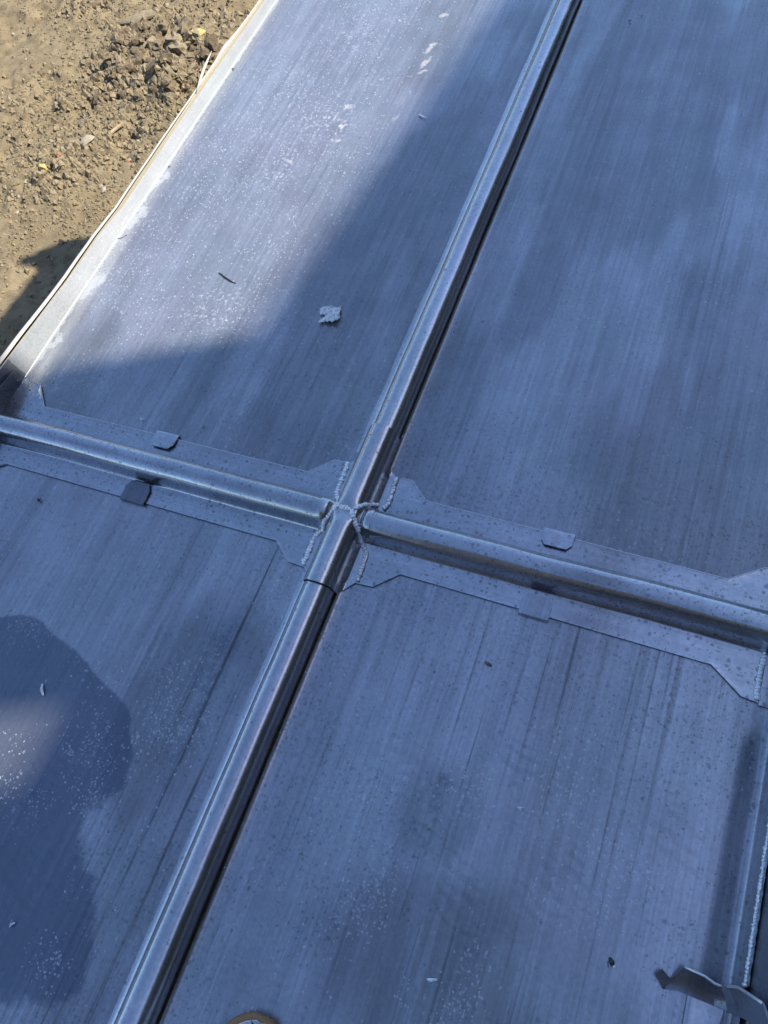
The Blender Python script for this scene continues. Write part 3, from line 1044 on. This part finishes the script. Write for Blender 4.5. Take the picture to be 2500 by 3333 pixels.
# ---- the lifted lap edge at the lower right
path = [(.222, .001, (0, 1)), (.245, .001, (0, 1)), (.275, .002, (0, 1)), (.300, .006, (-.35, .94)), (.318, .018, (-.75, .66)), (.328, .045, (-.98, .2)), (.330, .09, (-1, .05)), (.331, .14, (-1, 0)), (.332, .215, (-1, 0))]
P = np.zeros((6, len(path), 3))
for j, (x_, z_, (nx, nz_)) in enumerate(path):
    lift = tri([(0, .003), (1, .020), (2, .026), (4, .022), (6, .016), (8, .014)], j)
    for i, t in enumerate(np.linspace(0, 1, 6)):
        q = t ** 1.5
        P[i, j] = (x_ + nx * (.003 + lift * q) + (.010 * t if j == 0 else 0), -.046 + tri([(0, .0), (1, .006), (8, .008)], j) + .033 * t * (.6 if j == 0 else 1) + .004 * math.sin(j * 1.3) * t, z_ + nz_ * (.003 + lift * q))
top = P.reshape(-1, 3)
off = np.array([[nx, 0, nz_] for _, _, (nx, nz_) in path]) * -.0026
V_ = np.vstack([top, (P + off[None] + np.array([0, .0016, 0])).reshape(-1, 3)])
nc = len(path); nr = 6; n = nr * nc
gf = grid_faces(nr, nc)
F_ = gf + [tuple(n + i for i in reversed(q)) for q in gf]
ring = [j for j in range(nc)] + [i * nc + nc - 1 for i in range(1, nr)] + [(nr - 1) * nc + j for j in range(nc - 2, -1, -1)] + [i * nc for i in range(nr - 2, 0, -1)]
F_ += [(a, n + a, n + b_, b_) for a, b_ in zip(ring, ring[1:] + ring[:1])]
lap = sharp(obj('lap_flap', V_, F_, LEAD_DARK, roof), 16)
V_, F_ = tube_v([Vector(P[5, j]) + Vector((0, .0005, 0)) for j in range(1, nc)], .0022, 6)
obj('cut_edge', V_, F_, CUT, lap)
# small folded ear at its end
ear = [(.206, -.030, .012), (.2235, -.046, .004), (.232, -.030, .012), (.214, -.020, .018)]
V_ = ear + [(a, b_ + .002, c - .0022) for a, b_, c in ear]
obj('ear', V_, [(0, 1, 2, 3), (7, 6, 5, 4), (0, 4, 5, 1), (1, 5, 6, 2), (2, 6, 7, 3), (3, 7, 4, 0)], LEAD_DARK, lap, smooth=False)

pr = [(.2605, .0048), (.264, .0066), (.275, .0058), (.295, .0052), (.309, .0080), (.3135, .0085), (.317, .0045), (.320, .0060), (.3245, .020), (.331, .042), (.342, .060), (.358, .071), (.378, .074), (.40, .068)]
ysl = np.linspace(Y_BOT, -.040, 40)
P = np.zeros((40, len(pr), 3))
for i, y_ in enumerate(ysl):
    for j, (x_, z_) in enumerate(pr):
        P[i, j] = (x_ + .0022 * (float(fbm(y_ * 14, j * .15, 311, 3)) - .45), y_, z_ + .0016 * (float(fbm(y_ * 22, j * .3, 312, 3)) - .45))
v, f_ = plate(P, .0030)
sharp(obj('lap_sheet', v, f_, LEAD_ROLL, roof), 55)
V_, F_ = box_v(.3395, .46, Y_BOT, Y_TOP, -.05, .182)
obj('timber_kerb', V_, F_, TIMBER, roof, smooth=False)

# ---- deck and walls under the lead
V_, F_ = box_v(XL - .006, .3385, Y_BOT, Y_TOP, -.060, -.007)
obj('deck', V_, F_, TIMBER, roof, smooth=False)
V_, F_ = box_v(XL + .10, .42, Y_BOT + .02, Y_TOP - .02, SOIL_Z - .2, -.061)
obj('base_wall', V_, F_, simple('render_wall', (.40, .37, .33), .9, 0, .2, 4, .3, 50), roof, smooth=False)

# ---- pencil marks by the left crease
INK = simple('pencil', (.03, .03, .05), .6, 0, .1)
def pen(pix, w=.0011):
    pts = [Vector((*px(*q), .0012)) for q in pix]
    V_, F_ = tube_v(pts, w, 6, .35)
    obj('pencil_mark', V_, F_, INK, roof)
pen([(385, 752), (380, 778)]); pen([(380, 778), (398, 774), (414, 764)])
pen([(548, 542), (556, 541)]); pen([(548, 542), (551, 546)])
pen([(755, 223), (764, 225)]); pen([(755, 223), (760, 231)])
pen([(172, 1243), (176, 1248)], .0008)

# ------------------------------------------------------------------ plywood edge board and membrane
yy = np.arange(Y_BOT, Y_TOP, .02)
EDGE_Z = lambda y: float(tri([(.45, .071), (.6, .069), (.85, .061), (1.1, .049), (1.27, .048), (1.4, .039), (2.0, .040), (2.45, .033), (3.1, .030)], y))
pb = thing('plywood_board', 'yellow plywood edge board with ragged top behind the lead upstand', 'plywood board', (XL - .02, 1.0, 0))
P = np.zeros((len(yy), 2, 3))
prof = np.zeros((len(yy), 4, 3))
for i, y_ in enumerate(yy):
    w_ = .004 * (float(fbm(y_ * 3.1, 2, 401, 3)) - .45)
    zt = EDGE_Z(y_) + .004 * (float(fbm(y_ * 2.3, 5, 402, 4)) - .45)
    th = .006 + .016 * (float(fbm(y_ * 2.7, 9, 403, 3)) - .45) + .006 * float(sstep(1.3, 2.3, y_))
    x0 = XL - .0205 + w_
    prof[i] = [(x0, y_, -.05), (x0, y_, zt), (x0 - th, y_, zt - .002), (x0 - th, y_, -.05)]
nr = len(yy)
F_ = []
for i in range(nr - 1):
    for j in range(4):
        a = i * 4 + j; b_ = i * 4 + (j + 1) % 4
        F_.append((a, b_, b_ + 4, a + 4))
F_ += [(0, 3, 2, 1), tuple((nr - 1) * 4 + k for k in (0, 1, 2, 3))]
fix_normals(obj('board', prof.reshape(-1, 3), F_, PLY, pb, smooth=False))

P = np.zeros((nr, 9, 3))
for i, y_ in enumerate(yy):
    wid = tri([(.4, .024), (.7, .022), (.95, .016), (1.2, .012), (1.5, .007), (1.95, .005), (2.12, .010), (2.20, .022), (2.27, .010), (2.5, .004), (3.2, .004)], y_)
    wv = float(fbm(y_ * 3.3, 4.4, 411, 3)) - .45
    x0 = XL - .0330 - .003 * wv
    zt = EDGE_Z(y_) - .002 + .008 * wv
    for j, t in enumerate(np.linspace(0, 1, 9)):
        if t < .4:
            q = t / .4
            P[i, j] = (x0 - wid * q, y_, zt + .006 * math.sin(q * 3.1) - .004 * q)
        else:
            q = (t - .4) / .6
            P[i, j] = (x0 - wid - .004 * math.sin(q * 3) + .012 * q + .004 * (float(fbm(y_ * 9, t * 2, 415, 2)) - .4), y_, zt - .004 - .20 * q)
v, f_ = plate(P, .0012)
o = obj('membrane', v, f_, MEMBRANE)
tag(o, 'white plastic membrane sheet hanging over the outside of the plywood edge', 'membrane')
# torn tongue of membrane
(ax, ay), (bx, by), (cx_, cy_) = px(704, 178, .045), px(672, 262, .045), px(652, 300, .045)
nP = np.zeros((9, 3, 3))
for i, t in enumerate(np.linspace(0, 1, 9)):
    q0 = np.array([ax - .012, ay, .058]) * (1 - t) + np.array([cx_ - .012, cy_, .047]) * t
    ww = .011 * math.sin(math.pi * min(1, t * .9 + .04)) + .001
    for j, s in enumerate((-1, 0, 1)):
        nP[i, j] = q0 + np.array([-.83, -.2, 0]) * ww * (s * .5 + .5) + np.array([0, 0, .006 * math.sin(t * 3.1) * (j == 1)])
v, f_ = plate(nP, .001)
o = obj('membrane_offcut', v, f_, MEMBRANE)
tag(o, 'torn white tongue of membrane standing up at the plywood edge', 'membrane scrap')

# ------------------------------------------------------------------ bits lying on the lead
def local(u, v, z=.002):
    x, y = px(u, v, z)
    return Vector((x, y, z))


LITTER = simple('light_lead_scrap', (.74, .77, .80), .5, .1, .2, 160, .3, 200)
DARKBIT = simple('dark_bark', (.035, .03, .028), .6, 0, .2)

# crumpled lead scrap
c0 = local(1075, 1028)
gx = np.linspace(-1, 1, 30)
A_, B_ = np.meshgrid(gx, gx)
rad = 1 + .22 * (fbm(A_ * 3 + 9, B_ * 3 + 2, 501, 3) - .45) * 2
sx, sy = .036, .033
Xs = A_ * sx * rad; Ys = B_ * sy * rad
ridge = np.abs(fbm(A_ * 2.2 + 4, B_ * 2.2, 503, 3) - .45)
Zs = .004 + .035 * ridge + .010 * np.clip(np.maximum(np.abs(A_), np.abs(B_)) - .7, 0, 1) * (fbm(A_ * 4, B_ * 4, 505, 2) > .42) * 3
ca, sa = math.cos(.30), math.sin(.30)
P = np.stack([c0.x + Xs * ca - Ys * sa, c0.y + Xs * sa + Ys * ca, Zs], -1)
th_ = np.arctan2(B_, A_)
edge_r = .80 + .30 * (fbm(np.cos(th_) * 2.5 + 5, np.sin(th_) * 2.5 + 5, 509, 3) - .45)
ok = (np.maximum(np.abs(A_), np.abs(B_)) < edge_r) & (np.hypot(A_ + .62, B_ + .10) > .22)
P = P + np.stack([.0035 * (fbm(A_ * 9, B_ * 9, 511, 2) - .4), .0035 * (fbm(A_ * 9, B_ * 9, 513, 2) - .4), 0 * A_], -1)
idx = -np.ones(ok.shape, int); idx[ok] = np.arange(ok.sum())
V_ = P[ok]; F_ = []
for i in range(29):
    for j in range(29):
        q = (idx[i, j], idx[i, j + 1], idx[i + 1, j + 1], idx[i + 1, j])
        if min(q) >= 0: F_.append(q)
n = len(V_)
o = obj('lead_scrap', V_, F_, LITTER, smooth=False, at=(c0.x, c0.y, 0))
md = o.modifiers.new('thickness', 'SOLIDIFY'); md.thickness = .0012
tag(o, 'crumpled pale square scrap of lead lying beside the long roll', 'lead scrap')

# twig
tw = [local(712, 888, .0022), local(722, 893, .0030), local(732, 902, .0034), local(742, 908, .0034), local(754, 916, .0028), local(768, 921, .0020)]
V_, F_ = tube_v(tw, [.0013, .0017, .0018, .0018, .0015, .0010], 7)
tag(obj('twig', V_, F_, DARKBIT, at=tuple(tw[2])), 'thin dark bent twig lying on the sunlit lead sheet', 'twig')


def sliver(pix, w, label, cat, name, mat=LITTER, z=.003):
    pts = [local(*q, z) for q in pix]
    for i, p in enumerate(pts): p.z = z + .003 * (i % 2)
    V_, F_ = tube_v(pts, [w * (.5 if i in (0, len(pts) - 1) else 1) for i in range(len(pts))], 6, .5)
    tag(obj(name, V_, F_, mat, smooth=False, at=tuple(pts[0])), label, cat)


sliver([(138, 2226), (137, 2245), (141, 2263)], .0040, 'straight white sliver of lead on the dark painted reflection', 'lead sliver', 'lead_sliver')
sliver([(32, 3018), (38, 3009), (49, 3004)], .0028, 'short curled white shaving of lead, lower on the dark painted reflection', 'lead shaving', 'lead_shaving')
sliver([(1390, 3187), (1405, 3190), (1423, 3188)], .0032, 'flat boat-shaped white lead shaving near the shoe', 'lead shaving', 'lead_shaving')
sliver([(1578, 2153), (1589, 2161), (1601, 2166)], .0034, 'small brown dead leaf curl below the lower clip', 'leaf', 'dead_leaf', simple('leaf_brown', (.17, .13, .08), .7, 0, .3))
sliver([(1985, 3117), (1992, 3133), (1996, 3146)], .0045, 'black pointed chip lying near the lifted lap flap', 'chip', 'chip', DARKBIT)
sliver([(1993, 3139), (2001, 3149)], .0042, 'white crumb of lead touching the black pointed chip', 'lead crumb', 'lead_crumb')
sliver([(1979, 3128), (1980, 3150)], .0010, 'fine dark hair-like fibre beside the black pointed chip', 'fibre', 'fibre', DARKBIT)
sliver([(458, 1360), (463, 1370), (468, 1361)], .0026, 'tiny bent offcut of lead above the folded clip', 'lead offcut', 'lead_offcut')
sliver([(658, 1393), (670, 1389)], .0028, 'tiny dark lead chip above the left cross roll', 'lead chip', 'lead_chip', DARKBIT)
sliver([(122, 1622), (128, 1632), (132, 1622)], .0034, 'small dark curled chip below the left cross roll', 'lead chip', 'lead_chip', DARKBIT)
sliver([(2046, 66), (2054, 71)], .0036, 'dark crumb on the far right-hand sheet, the bigger of two', 'crumb', 'crumb', DARKBIT)
sliver([(2087, 52), (2093, 55)], .0028, 'dark crumb on the far right-hand sheet, the smaller of two', 'crumb', 'crumb', DARKBIT)
sliver([(974, 2778), (981, 2779)], .0036, 'small bright white crumb beside the lower long roll', 'crumb', 'crumb', PALE_M)
sliver([(1363, 372), (1372, 379), (1388, 383)], .0030, 'pale thin flake at the edge of the dark smudge on the lead', 'flake', 'flake')

# triangular lead offcut, a bent V of thin sheet
t3 = [local(1680, 2626), local(1710, 2626), local(1697, 2642), local(1695, 2632)]
hz = [.002, .002, .003, .009]
V_ = [(p.x, p.y, h) for p, h in zip(t3, hz)] + [(p.x, p.y, h - .0016) for p, h in zip(t3, hz)]
F_ = [(0, 1, 3), (1, 2, 3), (2, 0, 3), (5, 4, 7), (6, 5, 7), (4, 6, 7), (0, 4, 5, 1), (1, 5, 6, 2), (2, 6, 4, 0)]
tag(obj('lead_offcut', V_, F_, LITTER, smooth=False, at=tuple(t3[3])), 'triangular folded lead offcut lying on the stained sheet', 'lead offcut')

# ------------------------------------------------------------------ the photographer's shoes
TAN = simple('tan_rubber', (.30, .165, .075), .6, 0, .2, 40, .1, 200)
UPPER = simple('grey_white_upper', (.60, .63, .66), .5, 0, .12, 60, .3, 300)
LACE = simple('lace', (.75, .76, .78), .8)
INSIDE = simple('shoe_lining', (.06, .06, .07), .9)


def shoe(toe, ang, label):
    """toe = position of the tip on the roof, ang = heading of the toe"""
    root = thing('shoe', label, 'shoe', (toe[0], toe[1], .002), 'shoes of the person taking the picture')
    ca, sa = math.cos(ang), math.sin(ang)

    def T(p):        # local: x forward (tip at 0, heel at -.29), y left, z up
        return (toe[0] + p[0] * ca - p[1] * sa, toe[1] + p[0] * sa + p[1] * ca, .003 + p[2])

    def outline(k, grow):
        half = []
        for t in np.linspace(0, 1, 22):
            xx = -.285 * t
            w = .049 * (1 - (1 - min(1, t / .24)) ** 2) ** .5 * (1 - .22 * math.exp(-((t - .62) / .16) ** 2))
            w *= (1 - max(0, (t - .86) / .14) ** 2 * .999) ** .5 if t > .86 else 1
            half.append((xx, w + .0005))
        pts = [(a + (grow * .6 if i == 0 else 0), b_ + grow) for i, (a, b_) in enumerate(half)]
        full = [(a, b_) for a, b_ in pts] + [(a, -b_) for a, b_ in reversed(pts)]
        return full
    def loft(name, levels, mat, cap_top=True):
        V_ = []; F_ = []
        n = 44
        for z, g in levels:
            for a, b_ in outline(0, g):
                V_.append(T((a, b_ if abs(b_) > .0004 else .0004 * (1 if b_ > 0 else -1), z(a) if callable(z) else z)))
        for i in range(len(levels) - 1):
            for k in range(n):
                F_.append((i * n + k, i * n + (k + 1) % n, (i + 1) * n + (k + 1) % n, (i + 1) * n + k))
        F_.append(tuple(reversed(range(n))))
        if cap_top: F_.append(tuple((len(levels) - 1) * n + k for k in range(n)))
        return fix_normals(obj(name, V_, F_, mat, root))
    loft('sole', [(0, -.002), (.004, .004), (.012, .006), (.022, .005), (.027, .002), (.028, -.004)], TAN)
    inst = lambda a: .028 + .030 * min(1, max(0, (-a) / .05)) ** .6 + .040 * sstep(.06, .17, -a) - .02 * sstep(.2, .28, -a)
    up = loft('upper', [(.0283, -.0095), (lambda a: .5 * (.0285 + inst(a)), -.011), (lambda a: .25 * .0285 + .75 * inst(a), -.017), (lambda a: inst(a), -.027)], UPPER)
    V_, F_ = tube_v([T((a, b_, .0295)) for a, b_ in outline(0, -.0085)][:44], .0012, 6)
    obj('welt', V_, F_, LACE, root)
    col = []
    for k in range(20):
        a = 2 * math.pi * k / 20
        col.append((-.215 + .052 * math.cos(a), .030 * math.sin(a)))
    V_ = []; F_ = []
    for z, s in ((.060, 1.12), (.085, 1.04), (.100, 1.0), (.101, .86), (.070, .82)):
        V_ += [T((-.215 + (a + .215) * s, b_ * s, z)) for a, b_ in col]
    for i in range(4):
        for k in range(20):
            F_.append((i * 20 + k, i * 20 + (k + 1) % 20, (i + 1) * 20 + (k + 1) % 20, (i + 1) * 20 + k))
    fix_normals(obj('collar', V_, F_, UPPER, root))
    obj('insole', [T((-.215 + (a + .215) * .85, b_ * .85, .078)) for a, b_ in col], [tuple(range(20))], INSIDE, root)
    for k in range(4):
        xx = -.085 - .022 * k
        zz = float(inst(xx)) + .003
        V_, F_ = tube_v([T((xx, -.024, zz - .006)), T((xx - .002, -.012, zz + .001)), T((xx, 0, zz + .003)), T((xx + .002, .012, zz + .001)), T((xx, .024, zz - .006))], .0028, 6)
        obj('lace', V_, F_, LACE, root)


tx, ty = px(886, 3336, .020)
shoe((tx, ty), math.radians(62), 'right-hand of two shoes, white upper on a tan rubber sole')
shoe((tx - .30, ty - .30), math.radians(78), 'left-hand of two shoes, white upper on a tan rubber sole')

# ------------------------------------------------------------------ unseen walls added to shade the roof and its reflections
SHADE_WALL_MAT = simple('shade_wall_render', (.085, .08, .075), .9, 0, .3, 3, .3, 40)
TILE = simple('shade_wall_tile', (.12, .085, .07), .85, 0, .3, 4, .3, 30)
az = Vector((math.sin(SUN_AZ), math.cos(SUN_AZ), 0))
tanE = math.tan(SUN_EL)


def up_ray(p, X):
    """follow the sun ray from p until it reaches the plane x = X"""
    t = (X - p[0]) / az.x
    return Vector((X, p[1] + az.y * t, p[2] + tanE * t))


WX = 5.0
corner = up_ray((-1.03, 1.075, 0), WX)
hole = up_ray((*px(22, 2385), 0), WX)  # opening set on the sun ray to throw an added light spot
hw = thing('shade_wall', 'tall unseen wall added to block the sun, standing to the right of the lead roof', 'shade_wall', (WX, 0, SOIL_Z))
h_top = 8.3
y0, y1 = -6.0, corner.y
hy0, hy1, hz0, hz1 = hole.y - .12, hole.y + .09, hole.z - .10, hole.z + .24
for nm, a in (('wall', (WX, WX + .1, y0, hy0, SOIL_Z - .3, h_top)), ('wall', (WX, WX + .1, hy1, y1, SOIL_Z - .3, h_top)),
              ('wall', (WX, WX + .1, hy0, hy1, SOIL_Z - .3, hz0)), ('wall', (WX, WX + .1, hy0, hy1, hz1, h_top))):
    V_, F_ = box_v(*a); obj(nm, V_, F_, SHADE_WALL_MAT, hw, smooth=False)
V_, F_ = box_v(-3.0, WX - .01, -6.3, -6.0, SOIL_Z - .3, 7.6); obj('dark_reflect_wall', V_, F_, SHADE_WALL_MAT, hw, smooth=False)  # unseen wall added to give the roll flanks a dark reflection

HX = 8.5
e1 = up_ray((-1.06, 1.25, 0), HX); e2 = up_ray((-.86, 2.571, 0), HX)  # top edge of the added wall follows the shade boundary on the lead
lx = thing('shade_wall', 'lower unseen wall added to cast the shade edge, to the right of the lead roof', 'shade_wall', (HX, 6, SOIL_Z))
sl = (e2.z - e1.z) / (e2.y - e1.y)
ya, yb, y_k = e1.y - .65, 22.0, e2.y + 2.0
za, zb_ = e1.z + sl * (ya - e1.y), e1.z + sl * (y_k - e1.y)
V_ = [(HX, ya, SOIL_Z - .3), (HX, yb, SOIL_Z - .3), (HX, yb, zb_), (HX, y_k, zb_), (HX, ya, za)]
V_ += [(HX + .4, b_, c) for a, b_, c in V_]
F_ = [(0, 1, 2, 3, 4), (9, 8, 7, 6, 5), (0, 5, 6, 1), (1, 6, 7, 2), (2, 7, 8, 3), (3, 8, 9, 4), (4, 9, 5, 0)]
fix_normals(obj('wall', V_, F_, SHADE_WALL_MAT, lx, smooth=False))

# unseen board and tube coupler, added to throw the narrow shadow on the earth
def sun_up(u, v, t):
    x, y = px(u, v, SOIL_Z)
    return Vector((x + az.x * t, y + az.y * t, SOIL_Z + tanE * t))


tb = 2.35
sb = thing('shadow_board', 'unseen board with steel coupler, added to cast the shadow on the earth', 'shadow board', tuple(sun_up(140, 880, tb)))
pA, pB = sun_up(160, 845, tb), sun_up(-210, 1365, tb)
dirb = (pB - pA); dirb.z = 0; dirb.normalize()
side = Vector((-dirb.y, dirb.x, 0))
if side.x < 0: side = -side
V_ = []
for z in (0, .038):
    for p, s in ((pA, 0), (pA + dirb * 3.2, 0), (pA + dirb * 3.2, .16), (pA, .16)):
        V_.append(tuple(p + side * s + Vector((0, 0, z))))
F_ = [(0, 3, 2, 1), (4, 5, 6, 7), (0, 1, 5, 4), (1, 2, 6, 5), (2, 3, 7, 6), (3, 0, 4, 7)]
obj('board', V_, F_, TIMBER, sb, smooth=False)
STEEL = simple('galvanised', (.45, .46, .47), .45, .8, .2, 30)
a_, b2 = sun_up(78, 842, tb), sun_up(330, 860, tb)
V_, F_ = tube_v([a_, a_.lerp(b2, .5), b2], .024, 12); obj('tube', V_, F_, STEEL, sb)
c2 = sun_up(212, 815, tb)
V_, F_ = tube_v([c2 + Vector((-.0, 0, -.08)), c2, c2 + Vector((0, 0, .10))], [.06, .07, .045], 10); obj('shadow_coupler', V_, F_, STEEL, sb)

# ------------------------------------------------------------------ hedge round the site (unseen, put in to block the bright horizon)
LEAF = simple('added_hedge_leaves', (.040, .042, .036), .8, 0, .4, .8)
n_a, n_h = 150, 12
V_ = []; F_ = []
for i in range(n_a):
    a = math.radians(-205 + 260 * i / (n_a - 1))       # from behind the left shoulder round to the far right
    hh = 0.9 + 2.4 * float(fbm(i * .17, 1.0, 601, 4))
    for j in range(n_h):
        t = j / (n_h - 1)
        rr = 17 - 3.0 * math.sin(math.pi * min(1, t * 1.05)) * (.4 + float(fbm(i * .35, t * 5, 603, 3))) + 2.5 * t
        V_.append((math.cos(-a) * rr - 1, math.sin(-a) * rr + 2 if True else 0, SOIL_Z - .2 + hh * t * (1 + .10 * (float(fbm(i * .9, j * .7, 605, 2)) - .4))))
F_ = grid_faces(n_a, n_h)
o = obj('added_hedge', V_, F_, LEAF)
md = o.modifiers.new('depth', 'SOLIDIFY'); md.thickness = 1.2
tag(o, 'low dark unseen hedge added to block the bright horizon round the site', 'added_hedge', kind='stuff')
